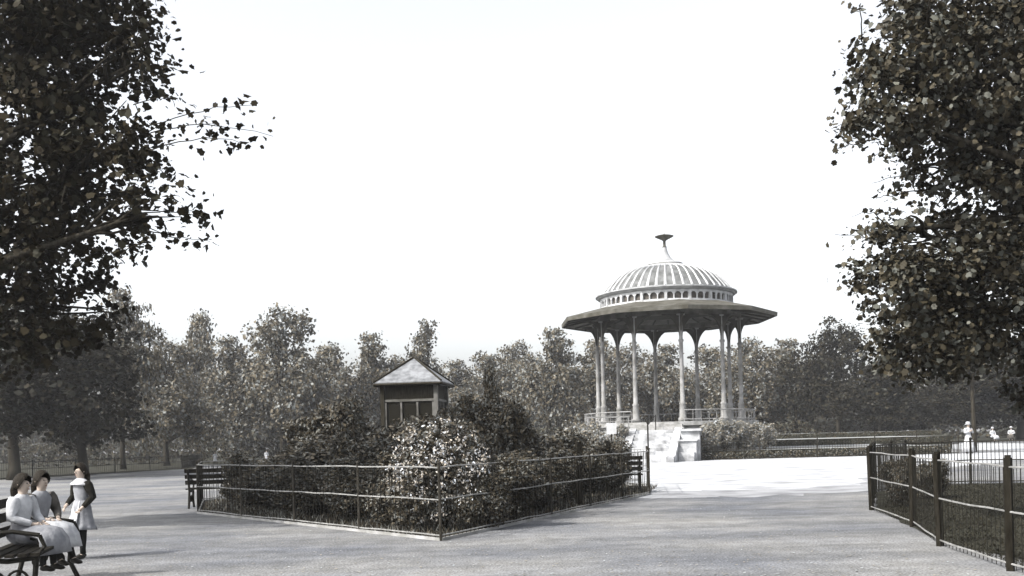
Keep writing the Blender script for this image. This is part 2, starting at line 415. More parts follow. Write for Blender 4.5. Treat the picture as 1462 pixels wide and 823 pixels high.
# trellis frame behind it
b = MB()
xa, xb = world_at(839,597,54)[0], world_at(897,597,54)[0]; zt2 = topz(868,597,54)
for x in (xa, (xa+xb)/2, xb): b.box((x,54,zt2/2),(.07,.07,zt2))
b.box(((xa+xb)/2,54,zt2+.04),(xb-xa+.15,.09,.08))
tr = thing('trellis', 'pale trellis frame with netting beside the left flank of the steps', 'trellis')
b.build('frame', 'column_paint', tr)
b = MB()
for i in range(14):
    x = xa+.08+(xb-xa-.16)*i/13; b.tube([(x,54,.1),(x,54,zt2)], .008, 4)
for i in range(12):
    z = .2+(zt2-.3)*i/11; b.tube([(xa,54.012,z),(xb,54.012,z)], .008, 4)
b.build('mesh_panel', 'rail_pale', tr)

# ================================================================== FENCES
def fence(name, label, pts, h=1.0, post_gap=2.2, post=(.022,'iron_post'), sq=None, picket=.11, pr=.006, railr=.011, close=False, group=None, rails=(1.0,.56,.07), rmat='rail_pale', pmat='iron_dark', extra=0.0, cat='railing', wob=.008):
    t = thing(name, label, cat, (pts[0][0], pts[0][1], 0), 0, group)
    ox, oy = pts[0]
    P = [Vector((x-ox, y-oy, 0)) for x,y in pts]
    if close: P.append(P[0].copy())
    rr = random.Random(len(pts)*7+int(ox*10))
    pk = MB(); railpts = []
    for i in range(len(P)-1):
        a, b_ = P[i], P[i+1]; L = (b_-a).length; n = max(1, round(L/post_gap))
        for j in range(n + (1 if i == len(P)-2 and not close else 0)):
            p = a.lerp(b_, j/n); lean = rr.uniform(-.02,.02)
            q = MB()
            if sq: q.box((p.x,p.y,(h+extra)/2),(sq,sq,h+extra), rr.uniform(0,1), lean, lean); q.box((p.x,p.y,h+extra+.01),(sq*.8,sq*.8,.03), rr.uniform(0,1))
            else:
                q.tube([(p.x,p.y,0),(p.x+lean*.5,p.y,h+.04+extra)], post[0], 6); q.ico((p.x+lean*.5,p.y,h+.06+extra), post[0]*1.5, seg=6)
            q.build('post', post[1], t)
        m = max(2, int(L/.5))
        for j in range(m): railpts.append(a.lerp(b_, j/m))
        if picket:
            m = int(L/picket)
            for j in range(1,m):
                p = a.lerp(b_, j/m); dx = rr.uniform(-.012,.012)
                pk.tube([(p.x,p.y,.02),(p.x+dx,p.y+dx,h*(.985+rr.uniform(-.01,.02)))], pr, 4, cap=False)
    railpts.append(P[-1])
    for k, rh in enumerate(rails):
        q = MB(); q.tube([(p.x, p.y, h*rh + rr.uniform(-wob,wob)) for p in railpts], railr, 5); q.build('rail', rmat, t)
    if picket: pk.build('pickets', pmat, t)
    return t
fence('garden_railing', 'low iron railing round the middle flower bed, its corner pointing at the viewer', BED, 1.0, 2.2, (.02,'iron_post'), close=True, picket=.13, pr=.0055)
b = MB()
for i in range(len(BED)):
    p, q = Vector(BED[i]), Vector(BED[(i+1)%len(BED)]); d = q-p; m_ = (p+q)/2
    b.box((m_.x,m_.y,.02),(d.length,.05,.04), math.atan2(d.y,d.x))
tag(b.build('bed_edging', 'stone'), 'low stone edging along the foot of the middle flower bed railing', 'edging')
fence('wire_fence', 'wooden post and wire fence curving along the right path edge towards the viewer', [(6.03,17.15),(5.5,14.0),(4.87,11.65),(4.63,9.5),(4.55,8.0),(4.6,6.5)], .98, 2.3, (.04,'post_wood'), sq=.062, picket=.12, pr=.0045, railr=.010, extra=.08, cat='fence')
fence('picket_railing', 'close set iron picket railing sweeping across the grass plot at the right edge', [(6.10,17.3),(7.75,21.7),(9.3,24.0),(11.0,24.4),(12.4,23.6),(15,21.5),(19,16)], 1.02, 1.7, (.028,'iron_dark'), picket=.085, pr=.009, railr=.014, rmat='iron_post')
fence('distant_railing', 'thin iron railing along the foot of the terrace right of the bandstand', [(9.9,53.1),(19,53.2),(23.3,53.0)], .95, 2.8, (.03,'iron_post'), picket=.14, pr=.010, railr=.018, rmat='iron_post', extra=.25)
fence('distant_railing', 'thin iron railing along the lawn beyond the path at far left', [(-38,49.5),(-26.3,50.5),(-21.5,66),(-24,78.5)], .85, 3, (.03,'iron_dark'), picket=.16, pr=.010, railr=.018, rmat='iron_dark')
fence('distant_railing', 'pale thin railing left of the bandstand podium, behind the flower bed', [(-2.4,56.6),(5.4,56.6)], 1.1, 2.0, (.03,'rail_pale'), picket=.16, pr=.010, railr=.018)
fence('distant_railing', 'railing on top of the upper terrace walk in front of the long hedge', [(11.7,77.7),(28.4,77.7)], .8, 3.2, (.03,'iron_post'), picket=.22, pr=.012, railr=.02, rmat='rail_pale')
# loose wooden posts by the bed
for px_, Y_, lab in ((828,20.4,'thick dark wooden post standing free beside the right leg of the bed railing'),(868,23.6,'thick dark wooden post half hidden in shrubs next to the right hand bench')):
    b = MB(); b.box((0,0,.62),(.11,.11,1.24), .3, .015, .01); b.box((0,0,1.255),(.09,.09,.03), .3)
    o = b.build('wooden_post','post_wood'); o.location = (gx(px_,Y_), Y_, 0); tag(o, lab, 'post')

# ================================================================== BENCHES
def make_bench(label, length=1.6):
    t = thing('park_bench', label, 'bench')
    for s in (-1,1):
        x = s*(length/2-.08); e = MB()
        e.tube([(x,.30,.0),(x,.24,.22),(x,.20,.40),(x,.27,.66),(x,.33,.88)], .026, 6)
        e.tube([(x,-.30,.0),(x,-.22,.18),(x,-.24,.40)], .026, 6)
        e.tube([(x,-.26,.40),(x,.0,.375),(x,.21,.40)], .026, 6)
        e.tube([(x,-.27,.60),(x,-.05,.64),(x,.26,.62)], .022, 6)
        e.tube([(x,-.24,.40),(x,-.31,.50),(x,-.27,.60)], .02, 6)
        for (cy, cz, r0) in ((-.09,.20,.10),(.10,.20,.09)):
            e.tube([(x, cy+r0*(1-k/32)*math.cos(k*.375), cz+r0*(1-k/32)*math.sin(k*.375)) for k in range(28)], .013, 6)
        e.build('end_frame', 'iron_dark', t)
    b = MB()
    for k in range(5): b.box((0,-.24+k*.105,.425+.004*abs(k-2)),(length,.078,.028))
    b.build('seat', 'wood_dark', t)
    b = MB()
    for z, y in ((.58,.255),(.71,.295),(.84,.33)): b.box((0,y-.035,z),(length,.026,.09), 0, -.25)
    b.build('backrest', 'wood_dark', t)
    return t
bn = make_bench('near dark slatted bench cut by the bottom left corner, two girls sitting on it', 1.9)
bn.location = (-4.76, 9.95, 0); bn.rotation_euler = (0,0,math.radians(104))
copy_tree(bn, 'dark slatted bench, back to the viewer, at the left corner of the bed', (gx(330,23.0),23.0,0), PI+.12, group='park benches')
copy_tree(bn, 'dark slatted bench at the right corner of the flower bed, nearest the bandstand steps', (gx(862,24.6),24.6,0), PI-.1, group='park benches')

# ================================================================== PEOPLE
def skin_body(name, nodes, edges, m, parent, fingers=None):
    me = bpy.data.meshes.new('tmp'); keys = list(nodes)
    me.from_pydata([nodes[k][0] for k in keys], [(keys.index(a), keys.index(b)) for a,b in edges], [])
    o = bpy.data.objects.new('tmp', me); col.objects.link(o)
    sk = o.modifiers.new('s','SKIN'); sk.use_smooth_shade = True
    for i, k in enumerate(keys):
        r = nodes[k][1]; ra, rb = r if hasattr(r,'__len__') else (r,r)
        me.skin_vertices[0].data[i].radius = (ra, rb)
    me.skin_vertices[0].data[0].use_root = True
    ss = o.modifiers.new('u','SUBSURF'); ss.levels = 2; ss.render_levels = 2
    dg = bpy.context.evaluated_depsgraph_get(); dg.update()
    em = bpy.data.meshes.new_from_object(o.evaluated_get(dg))
    vs = [tuple(v.co) for v in em.vertices]; fs = [tuple(p.vertices) for p in em.polygons]
    bpy.data.objects.remove(o)
    b = MB(); b.add(vs, fs)
    for (pts, rad) in (fingers or []): b.tube(pts, rad, 6)
    return b.build(name, m, parent, True)

def person(label, loc, rz, h, pose, look=0, top='cloth_white', skirt='cloth_white', collar=None, hat=None, hair='hair_dark', stock='stocking', sleeves='cloth_white', group=None, hem=.24, name='person', apron=None, longhair=True):
    """local frame: faces -y, feet (or seat) on z=0 reference of standing height h"""
    t = thing(name, label, 'person', loc, rz, group)
    seat = pose.get('seat', None)
    V = lambda x,y,z: Vector((x*h, y*h, z*h))
    ph = seat/h + .07 if seat else .50
    dz = ph-.50; lean = pose.get('lean', 0.0)
    J = {}
    J['pelvis'] = V(0,0,ph); J['waist'] = V(0,-lean*.2,.60+dz); J['chest'] = V(0,-lean*.5,.71+dz)
    J['neck'] = V(0,-lean*.8-.005,.815+dz); J['head0'] = V(0,-lean*.9-.012,.865+dz); J['head1'] = V(0,-lean-.012,.935+dz)
    for s, S in ((-1,'R'),(1,'L')):
        J['sh'+S] = V(s*.105,-lean*.7,.785+dz)
        J['hip'+S] = V(s*.052,0,ph-.02)
        if seat:
            kx = s*.062; 
            J['kn'+S] = V(kx,-.235,ph-.005); J['an'+S] = V(kx,-.245-pose.get('kick',0),max(.045, ph-.005-.235))
        else:
            st_ = pose.get('stride',0)*s
            J['kn'+S] = V(s*.055,-.01-st_*.5,.275); J['an'+S] = V(s*.055,.0-st_,.045)
        J['toe'+S] = J['an'+S] + V(0,-.075,-.028)
        J['heel'+S] = J['an'+S] + V(0,.018,-.022)
        el, ha = pose['arm'+S]
        J['el'+S] = V(s*el[0], el[1]-lean*.5, el[2]+dz); J['wr'+S] = V(s*ha[0], ha[1]-lean*.5, ha[2]+dz)
        d = (J['wr'+S]-J['el'+S]).normalized(); J['pa'+S] = J['wr'+S] + d*.045*h
    n = {'pelvis':(J['pelvis'],(.078*h,.06*h)),'waist':(J['waist'],(.062*h,.05*h)),'chest':(J['chest'],(.078*h,.056*h)),
         'neck':(J['neck'],.030*h),'head0':(J['head0'],(.043*h,.050*h)),'head1':(J['head1'],(.052*h,.060*h))}
    e = [('pelvis','waist'),('waist','chest'),('chest','neck'),('neck','head0'),('head0','head1')]
    fg = []
    for s, S in ((-1,'R'),(1,'L')):
        n['sh'+S]=(J['sh'+S],.032*h); n['el'+S]=(J['el'+S],.024*h); n['wr'+S]=(J['wr'+S],.016*h); n['pa'+S]=(J['pa'+S],(.022*h,.012*h))
        n['hip'+S]=(J['hip'+S],.05*h); n['kn'+S]=(J['kn'+S],(.034 if not seat else .026)*h); n['an'+S]=(J['an'+S],.021*h); n['toe'+S]=(J['toe'+S],.009*h)
        e += [('chest','sh'+S),('sh'+S,'el'+S),('el'+S,'wr'+S),('wr'+S,'pa'+S),('pelvis','hip'+S),('hip'+S,'kn'+S),('kn'+S,'an'+S),('an'+S,'toe'+S)]
        d = (J['wr'+S]-J['el'+S]).normalized(); side = d.cross(Vector((0,-1,0)));
        if side.length < .1: side = Vector((1,0,0))
        side.normalize(); nn = side.cross(d)*(1 if s > 0 else -1)
        for k in range(4):
            L = (.034,.042,.039,.030)[k]*h; a = J['pa'+S] + side*(k-1.5)*.010*h
            fg.append(([a, a+d*L*.5, a+d*L*.85+nn*L*.3, a+d*L*.95+nn*L*.55],[.0058*h,.0055*h,.005*h,.004*h]))
        a = J['wr'+S] + d*.015*h
        fg.append(([a, a+side*s*.022*h+d*.012*h, a+side*s*.028*h+d*.034*h],[.007*h,.006*h,.0048*h]))
    # nose grows from the head
    skin_body('body', n, e, 'skin', t, fg + [([J['head0']+V(0,-.045,.035), J['head0']+V(0,-.060,.022), J['head0']+V(0,-.050,.014)],[.006*h,.009*h,.006*h])] +
              [([J['head0']+V(s*.046,.0,.045), J['head0']+V(s*.056,.004,.03), J['head0']+V(s*.048,0,.010)],[.006*h,.009*h,.005*h]) for s in (-1,1)])
    hc = J['head0']*.45 + J['head1']*.55
    for s in (-1,1):
        b = MB(); b.ico(J['head0']+V(s*.019,-.0495,.040), .0052*h, seg=8); b.build('eye','eye_dark',t,True)
    b = MB(); b.ico(J['head0']+V(0,-.050,-.006), .013*h, (1,.4,.33), 8); b.build('mouth','lip',t,True)
    # hair: cap over the skull (+ fall at the back)
    b = MB()
    vs = []; N = 20; K = 12
    for i in range(K+1):
        for j in range(N):
            th = 2*PI*j/N; front = max(0, -math.sin(th))
            phm = PI*(.60 - .26*front**1.5) if not longhair else PI*(.70 - .43*front**1.2)
            pp = phm*i/K; wv = 1+.03*math.sin(th*9+i)
            vs.append(hc + Vector((.064*h*math.sin(pp)*math.cos(th)*wv, .073*h*math.sin(pp)*math.sin(th)*wv+.007*h, .080*h*math.cos(pp)+.006*h)))
    b.add(vs, [(i*N+j,(i+1)*N+j,(i+1)*N+(j+1)%N,i*N+(j+1)%N) for i in range(K) for j in range(N)])
    if longhair: b.tube([hc+V(0,.05,.01), hc+V(0,.072,-.05), hc+V(0,.07,-.11), hc+V(0,.055,-.16)], [(.05*h,.028*h),(.056*h,.028*h),(.05*h,.024*h),(.02*h,.01*h)], 10, side=(1,0,0))
    b.build('hair', hair, t, True)
    # bodice and sleeves
    b = MB()
    pts = [J['pelvis']+V(0,0,-.01), J['pelvis'].lerp(J['waist'],.55), J['waist'], J['waist'].lerp(J['chest'],.6), J['chest'], J['chest'].lerp(J['neck'],.5), J['chest'].lerp(J['neck'],.80), J['neck']+V(0,0,.005)]
    b.tube(pts, [(.092*h,.072*h),(.084*h,.066*h),(.076*h,.062*h),(.088*h,.068*h),(.098*h,.07*h),(.100*h,.064*h),(.075*h,.05*h),(.038*h,.036*h)], 18, side=(1,0,0))
    b.build('bodice', top, t, True)
    for s, S in ((-1,'R'),(1,'L')):
        b = MB(); a, c, d = J['sh'+S]+V(-s*.02,0,.005), J['el'+S], J['wr'+S]
        b.tube([a, a.lerp(c,.25), a.lerp(c,.6), c, c.lerp(d,.4), c.lerp(d,.82), c.lerp(d,.92)], [.040*h,.050*h,.045*h,.036*h,.032*h,.026*h,.023*h], 10)
        b.build('sleeve', sleeves, t, True)
    # skirt with folds
    if seat:
        path = [J['waist']+V(0,0,-.01), J['pelvis']+V(0,-.02,.03), J['pelvis']+V(0,-.10,.025), J['pelvis']+V(0,-.19,.020), J['pelvis']+V(0,-.270,.004), J['pelvis']+V(0,-.305,-.045), J['pelvis']+V(0,-.315,-.150)]
        rad = [(.078*h,.064*h),(.105*h,.080*h),(.118*h,.062*h),(.132*h,.062*h),(.142*h,.064*h),(.150*h,.066*h),(.160*h,.075*h)]
    else:
        path = [J['waist']+V(0,0,.0), J['pelvis']+V(0,0,.03), V(0,0,.44), V(0,-.004,.36), V(0,-.006,(.36+hem)/2), V(0,-.008,hem)]
        w = .15 if hem > .15 else .19
        rad = [(.078*h,.064*h),(.100*h,.084*h),(.112*h,.096*h),(w*.86*h,w*.76*h),(w*.95*h,w*.86*h),(w*h,w*.92*h)]
    b = MB(); b.tube(path, rad, 36, cap=False, side=(1,0,0))
    m0 = len(b.v)//36
    for i in range(m0):
        c = Vector(path[i]); amp = .09*(i/(m0-1))**1.3
        for j in range(36):
            v = Vector(b.v[i*36+j]); b.v[i*36+j] = tuple(c + (v-c)*(1+amp*math.sin(j*2*PI/36*9+i*.4)))
    if seat: b.ico(J['pelvis']+V(0,.004,.0), .110*h, (1,.85,.72), 14); b.ico(J['pelvis']+V(0,-.09,-.012), .122*h, (1.02,1,.55), 14)
    sk = b.build('skirt', skirt, t, True)
    so = sk.modifiers.new('thick','SOLIDIFY'); so.thickness = .006*h
    for s, S in ((-1,'R'),(1,'L')):
        if stock:
            b = MB(); b.tube([J['hip'+S].lerp(J['kn'+S],.5), J['kn'+S], J['kn'+S].lerp(J['an'+S],.35), J['an'+S]], [.043*h,.037*h,.036*h,.024*h], 10); b.build('stocking', stock, t, True)
        b = MB(); b.tube([J['heel'+S]+V(0,.006,0), J['heel'+S]+V(0,-.015,.006), J['an'+S]+V(0,-.035,-.018), J['toe'+S], J['toe'+S]+V(0,-.022,-.002)], [(.012*h,.014*h),(.024*h,.026*h),(.024*h,.024*h),(.026*h,.017*h),(.012*h,.009*h)], 10, side=(1,0,0)); b.build('shoe','leather',t,True)
    if collar:
        b = MB(); c0 = J['neck']; b.tube([c0+V(0,0,.012), c0+V(0,-.002,-.008), c0+V(0,-.004,-.040), c0+V(0,-.006,-.062)], [(.036*h,.036*h),(.070*h,.054*h),(.118*h,.080*h),(.126*h,.088*h)], 24, cap=False, side=(1,0,0))
        ob = b.build('collar', collar, t, True); so = ob.modifiers.new('t','SOLIDIFY'); so.thickness = .006*h
    if apron:
        b = MB(); b.tube([J['waist']+V(0,-.052,.0), V(0,-.098,.44), V(0,-.132,.34), V(0,-.150,.22)], [(.05*h,.006*h),(.07*h,.006*h),(.085*h,.006*h),(.10*h,.006*h)], 8, side=(1,0,0)); b.build('apron', apron, t, True)
    if hat:
        hm, hw = hat; b = MB()
        zc = hc.z+.030*h
        b.lathe([(0,.075*h),(.045*h,.072*h),(.066*h,.045*h),(.070*h,.012*h),(hw*.62*h,.004*h),(hw*h,-.012*h),(hw*.99*h,-.020*h),(.070*h,-.004*h)], 24, (hc.x,hc.y+.008*h,zc), mod=lambda i,j,r: r*(1+.05*math.sin(j*2*PI/24*3+1)*(i>3)))
        b.build('hat', hm, t, True)
    return t

# arms given for the right (R) and left (L) side as (elbow, wrist) in body heights
REST = {'armR':((.135,.01,.63),(.13,-.05,.50)), 'armL':((.135,.01,.63),(.13,-.05,.50))}
LAP = {'armR':((.15,-.02,.64),(.06,-.15,.585)), 'armL':((.15,-.02,.64),(.05,-.16,.59))}
CH = 1.22
standx = gx(119, 12.75)
person('standing girl in grey pinafore with dark sleeves and white collar beside the near bench', (standx,12.75,0), math.radians(-32), CH,
       {'armR':((.15,.01,.64),(.11,-.10,.555)), 'armL':((.155,.02,.635),(.12,-.08,.53)), 'stride':.045}, apron='cloth_white', top='cloth_grey', skirt='cloth_grey', sleeves='cloth_dark', collar='cloth_white', hem=.30)
person('seated girl in white blouse with dark hair, leftmost on the near bench', (gx(31,9.95),9.95,0), math.radians(78), 1.24,
       dict(LAP, seat=.46, lean=.03), top='cloth_white', skirt='cloth_grey', sleeves='cloth_white', hem=.2)
person('seated girl in pale dress with dark sleeves, between the white bloused and the standing girl', (gx(56,10.6),10.6,0), math.radians(62), 1.26,
       dict(LAP, seat=.46, lean=.06, kick=.10), top='cloth_grey', skirt='cloth_white', sleeves='cloth_mid', hair='hair_dark')
Wy = 53.0
person('woman in long white dress and pale hat walking on the bright path at right', (gx(1383,Wy),Wy,0), math.radians(15), 1.66,
       {'armR':((.15,-.03,.66),(.05,-.12,.70)), 'armL':((.15,-.03,.66),(.05,-.12,.72)), 'stride':.03}, hem=.06, hat=('cloth_white',.10), longhair=False, stock=None)
for px_, lab, wh in ((304,'tiny distant child in white above the bench at the left bed corner','cloth_white'),(378,'tiny distant child in white above the round bush, in front of the far trees','cloth_white')):
    person(lab, (gx(px_,80),80.6,0), .4, 1.05, REST, group=None, hem=.2)
sb = copy_tree(bn, 'far bench with two pale clothed people at the right edge', (gx(1431,86),86,.0), .1, group='park benches')
person('far seated person in pale dress on the left end of the distant bench at right', (gx(1417,86),85.95,0), .2, 1.6, dict(LAP, seat=.45), top='cloth_white', skirt='cloth_white', hat=('cloth_white',.09), stock=None)
person('far seated person in white leaning forward at the right end of the distant bench', (gx(1444,86),85.95,0), -.6, 1.62, dict(LAP, seat=.45, lean=.10), top='cloth_white', skirt='cloth_mid', hat=('cloth_white',.09), stock=None)

# ================================================================== HUT
HY = 31.0; HX = gx(596, HY)
hut = thing('garden_hut', 'small dark wooden hut with pale pyramid roof rising behind the shrubs of the bed', 'hut', (HX,HY,0), math.radians(-7))
W = .84; wz = topz(596,551,HY)
b = MB(); b.box((0,0,wz/2),(2*W-.12,2*W-.12,wz)); b.build('wall','hut_wood',hut)
for sx_ in (-1,1):
    for sy_ in (-1,1):
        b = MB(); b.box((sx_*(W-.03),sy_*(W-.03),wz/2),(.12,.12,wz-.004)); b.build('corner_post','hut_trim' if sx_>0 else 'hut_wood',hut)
b = MB()
for a in range(4):
    ca, sa = math.cos(a*PI/2), math.sin(a*PI/2)
    b.box((ca*(W-.035),sa*(W-.035),wz-.47),(.075,2*W-.14,.07), a*PI/2)
b.build('lintel','hut_trim',hut)
for a in range(4):
    ca, sa = math.cos(a*PI/2), math.sin(a*PI/2)
    for k in (-1,0,1):
        b = MB(); cx_, cy_ = ca*(W-.05)-sa*k*.49, sa*(W-.05)+ca*k*.49
        b.box((cx_,cy_,wz-1.15),(.012,.38,1.1), a*PI/2); p_ = b.build('window_pane','hut_glass',hut)
    b = MB()
    for k in (-.72,-.245,.245,.72):
        b.box((ca*(W-.03)-sa*k, sa*(W-.03)+ca*k, wz-1.16),(.07,.055,1.26), a*PI/2)
    b.build('mullion','hut_trim',hut)
ev = 1.02; za = topz(594,511,HY)
b = MB(); b.add([(-ev,-ev,wz),(ev,-ev,wz),(ev,ev,wz),(-ev,ev,wz),(-ev,-ev,wz+.07),(ev,-ev,wz+.07),(ev,ev,wz+.07),(-ev,ev,wz+.07),(0,0,za)],
      [(0,3,2,1),(0,1,5,4),(1,2,6,5),(2,3,7,6),(3,0,4,7),(4,5,8),(5,6,8),(6,7,8),(7,4,8)]); b.build('roof','slate_pale',hut)
b = MB()
for sx_, sy_ in ((-1,-1),(1,-1),(1,1),(-1,1)): b.tube([(sx_*ev,sy_*ev,wz+.08),(0,0,za+.02)], .035, 5)
for i in range(4):
    c4 = [(-ev,-ev),(ev,-ev),(ev,ev),(-ev,ev)]; p, q = c4[i], c4[(i+1)%4]; b.tube([(p[0],p[1],wz+.0),(q[0],q[1],wz+.0)], .045, 4)
b.build('ridge_cap','hut_wood',hut)

# ================================================================== SHRUBS
def make_shrub(label, seed, leaf='leaf_shrub', size=.11, n=230, per=26, spiky=False):
    rr = random.Random(seed)
    t = thing('shrub', label, 'shrub')
    lobes = [(0,0,.42,.36,.36,.38)]
    for k in range(10):
        a = rr.uniform(0,2*PI); q = rr.uniform(.15,.40)
        lobes.append((q*math.cos(a), q*math.sin(a), rr.uniform(.25,.85), rr.uniform(.14,.24), rr.uniform(.14,.24), rr.uniform(.14,.26)))
    if spiky:
        lobes = [(0,0,.35,.36,.36,.33)] + [(rr.uniform(-.22,.22),rr.uniform(-.22,.22),rr.uniform(.55,.98),.09,.09,.17) for _ in range(10)]
    p, nn, c, _ = crown_points(lobes, n, per, .040, seed, fill=.4)
    p[:,2] = np.abs(p[:,2])+.01
    leaf_mesh('foliage', p, nn, size, LEAF_SHRUB, leaf, t, seed=seed)
    if leaf == 'leaf_shrub' and seed < 40:
        q, n2, c2, _ = crown_points(lobes, 75, 4, .014, seed+500, fill=0); q[:,2] = np.abs(q[:,2])+.03
        leaf_mesh('flowers', q, n2, .024, LEAF_SHRUB, 'blossom', t, seed=seed+9)['kind'] = 'stuff'
    b = MB()
    for k in range(9):
        j = rr.randrange(len(c)); e = Vector(c[j]); e.z = max(e.z,.25)
        b.tube(limb_path((rr.uniform(-.05,.05),rr.uniform(-.05,.05),0), e, .06, 5, seed*31+k), [.022,.019,.016,.013,.010,.007], 5)
    b.build('stems','bark',t,True)
    return t
SH = []
def shrub(px_, Y, top, wpx, label, proto, rz=None, z0=0):
    X = gx(px_,Y); hgt = topz(px_, top, Y)-z0; w = wpx/F*Y
    rz = R.uniform(0,6) if rz is None else rz
    key = proto
    if key not in PRO:
        args = PROARGS[proto]; PRO[key] = (make_shrub(label, *args), [False])
    pr, used = PRO[key]
    if not used[0]:
        used[0] = True; pr.location = (X,Y,z0); pr.rotation_euler = (0,0,rz); pr.scale = (w,w,hgt); pr['label'] = label; t = pr
    else: t = copy_tree(pr, label, (X,Y,z0), rz, (w,w,hgt), 'pale shrubs round the bandstand podium' if proto in 'pq' else 'dark garden shrubs')
    return t
PRO = {}
PROARGS = {'a':(21,'leaf_shrub',.044,700,34),'b':(22,'leaf_shrub',.050,650,32),'c':(23,'leaf_shrub',.046,520,34,True),'d':(24,'leaf_shrub',.040,800,36),
           'p':(25,'leaf_pale',.055,360,26),'q':(26,'leaf_pale',.055,360,26)}
shrub(498,25.0,578,112,'tall dark shrub in the back left of the bed, just left of the hut','a')
shrub(568,24.0,604,120,'dark shrub directly below the left wall of the hut','b')
shrub(446,26.0,612,100,'mid height dark shrub left of the tall dark one in the back of the bed','c')
shrub(622,23.0,606,120,'dark shrub below the right wall of the hut, behind the flowering bush','a')
shrub(405,25.0,636,120,'lower dark shrub between the round bush and the mid height one','d')
shrub(470,22.5,628,150,'broad low shrub in the middle of the left half of the bed','b')
shrub(545,19.5,628,130,'dark shrub behind the left railing, just left of the flowering bush','d')
shrub(714,23.0,548,60,'tallest and most slender shrub of the bed, spiky, right of the hut','c')
shrub(694,21.0,572,110,'dark shrub at the foot of the tallest slender shrub','a')
shrub(744,24.0,588,85,'pointed shrub just right of the tallest slender shrub','c')
shrub(770,24.5,622,110,'low shrub right of the pointed one in the back right of the bed','b')
shrub(672,18.5,600,90,'dark shrub right behind the flowering bush','d')
shrub(800,25.0,630,100,'rounded shrub at the back of the right arm of the bed','d')
shrub(846,24.0,634,85,'rounded shrub behind the free standing wooden post','a')
shrub(872,25.6,636,60,'small shrub at the end of the bed, beside the right hand bench','b')
shrub(722,17.3,652,110,'low shrub behind the right railing, nearest the front corner after the flowering bush','b')
shrub(766,19.3,650,110,'low shrub halfway along the right railing of the bed','d')
shrub(812,21.6,648,105,'low shrub next to the free standing wooden post on its left','a')
shrub(694,15.5,662,95,'low dark shrub right beside the front corner post of the bed','d')
shrub(400,21.0,660,110,'low shrub just right of the round bush, behind the left railing','b')
shrub(455,19.4,662,120,'low shrub in the middle of the left railing of the bed','d')
shrub(515,17.9,660,120,'low shrub two thirds along the left railing towards the front corner','a')
shrub(568,16.5,658,110,'low shrub on the left of the flowering bush, close to the railing','c')
shrub(347,22.4,657,72,'dense round dark bush in front of the left hand bench','d')
# flowering bush
fb = make_shrub('large bush covered with white blossom at the front corner of the bed', 40, 'leaf_shrub', .042, 700, 30)
fb.name = 'flowering_bush'; fb['category'] = 'bush'; FY = 15.6; fw = 140/F*FY; fh = topz(632,612,FY)
fb.location = (gx(630,FY),FY,0); fb.scale = (fw,fw,fh)
lob = [(0,0,.5,.52,.52,.52),(-.2,-.26,.62,.30,.30,.30),(.2,-.24,.60,.30,.30,.30),(0,-.34,.45,.28,.26,.34),(0,-.1,.80,.30,.30,.24)]
p, nn, c, _ = crown_points(lob, 430, 9, .026, 5, fill=.0); p[:,2] = np.abs(p[:,2])+.05
leaf_mesh('flowers', p, nn, .027, LEAF_SHRUB, 'blossom', fb, seed=3)['kind'] = 'stuff'
# sprinkled blossoms on two roses behind
# pale planting round the podium
PX = [(845,53.6,600,60,'p','pale leafy planting at the foot of the trellis left of the steps'),(880,54.2,604,40,'q','pale shrub squeezed between notice board and steps'),
      (820,54.5,612,50,'p','pale shrub at the left end of the podium planting'),(792,55.5,622,60,'q','lowest pale shrub of the planting left of the bandstand'),
      (1008,54.3,602,44,'q','pale shrub on the right flank of the bandstand steps'),(1036,54.3,598,52,'p','pale shrub at the right front of the podium'),
      (1066,54.9,600,48,'q','pale shrub at the right side of the podium, beside the mounded one'),(1092,55.4,602,46,'p','mounded almost white shrub at the right end of the podium planting')]
for px_,Y,tp,w,k,lab in PX: shrub(px_,Y,tp,w,lab,k,z0=.46 if px_ > 1000 else 0)
# shrubs inside the right plot
shrub(1288,17.6,656,52,'dark bush crowding the far end post of the right wire fence','a')
shrub(1322,19.4,660,62,'dark bush behind the first bush at the right wire fence','b')
# long hedge behind the terraces
def hedge(label, x0, x1, y, h, dep, seed, m='leaf_far_dark', size=.22, name='hedge', dens=110, z0=0):
    L = x1-x0; rg = np.random.default_rng(seed); n = int(L*h*dens*(.22/size)**1.4)
    p = np.stack([rg.uniform(-L/2,L/2,n), rg.uniform(-dep/2,dep/2,n), rg.uniform(0,1,n)**.8*h], 1)
    p[:,2] += (.12*np.sin(p[:,0]*1.3)+.08*np.sin(p[:,0]*3.1))*min(1,h/2)
    p[:,2] = np.abs(p[:,2])
    o = leaf_mesh(name, p, np.tile([0,-.6,.5],(n,1)), size, LEAF_Q, m, seed=seed); o.location = ((x0+x1)/2,y,z0)
    return tag(o, label, 'hedge')
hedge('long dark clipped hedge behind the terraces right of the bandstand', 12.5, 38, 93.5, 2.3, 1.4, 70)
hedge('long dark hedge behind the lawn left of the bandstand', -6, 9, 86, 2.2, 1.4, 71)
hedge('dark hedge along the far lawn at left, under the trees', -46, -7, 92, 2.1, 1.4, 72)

hedge('low clipped planting strip at the foot of the first terrace, right of the steps', 9.9, 23.1, 53.45, .42, .4, 73, 'leaf_far', .10)
hedge('low planting strip along the second terrace, behind the first pale walk', 12.4, 28.4, 65.6, .34, .5, 74, 'leaf_far_dark', .12, z0=.46)
hedge('low planting strip along the third terrace, nearest the long clipped hedge', 12.4, 32.6, 77.2, .36, .5, 75, 'leaf_far_dark', .14, z0=.86)
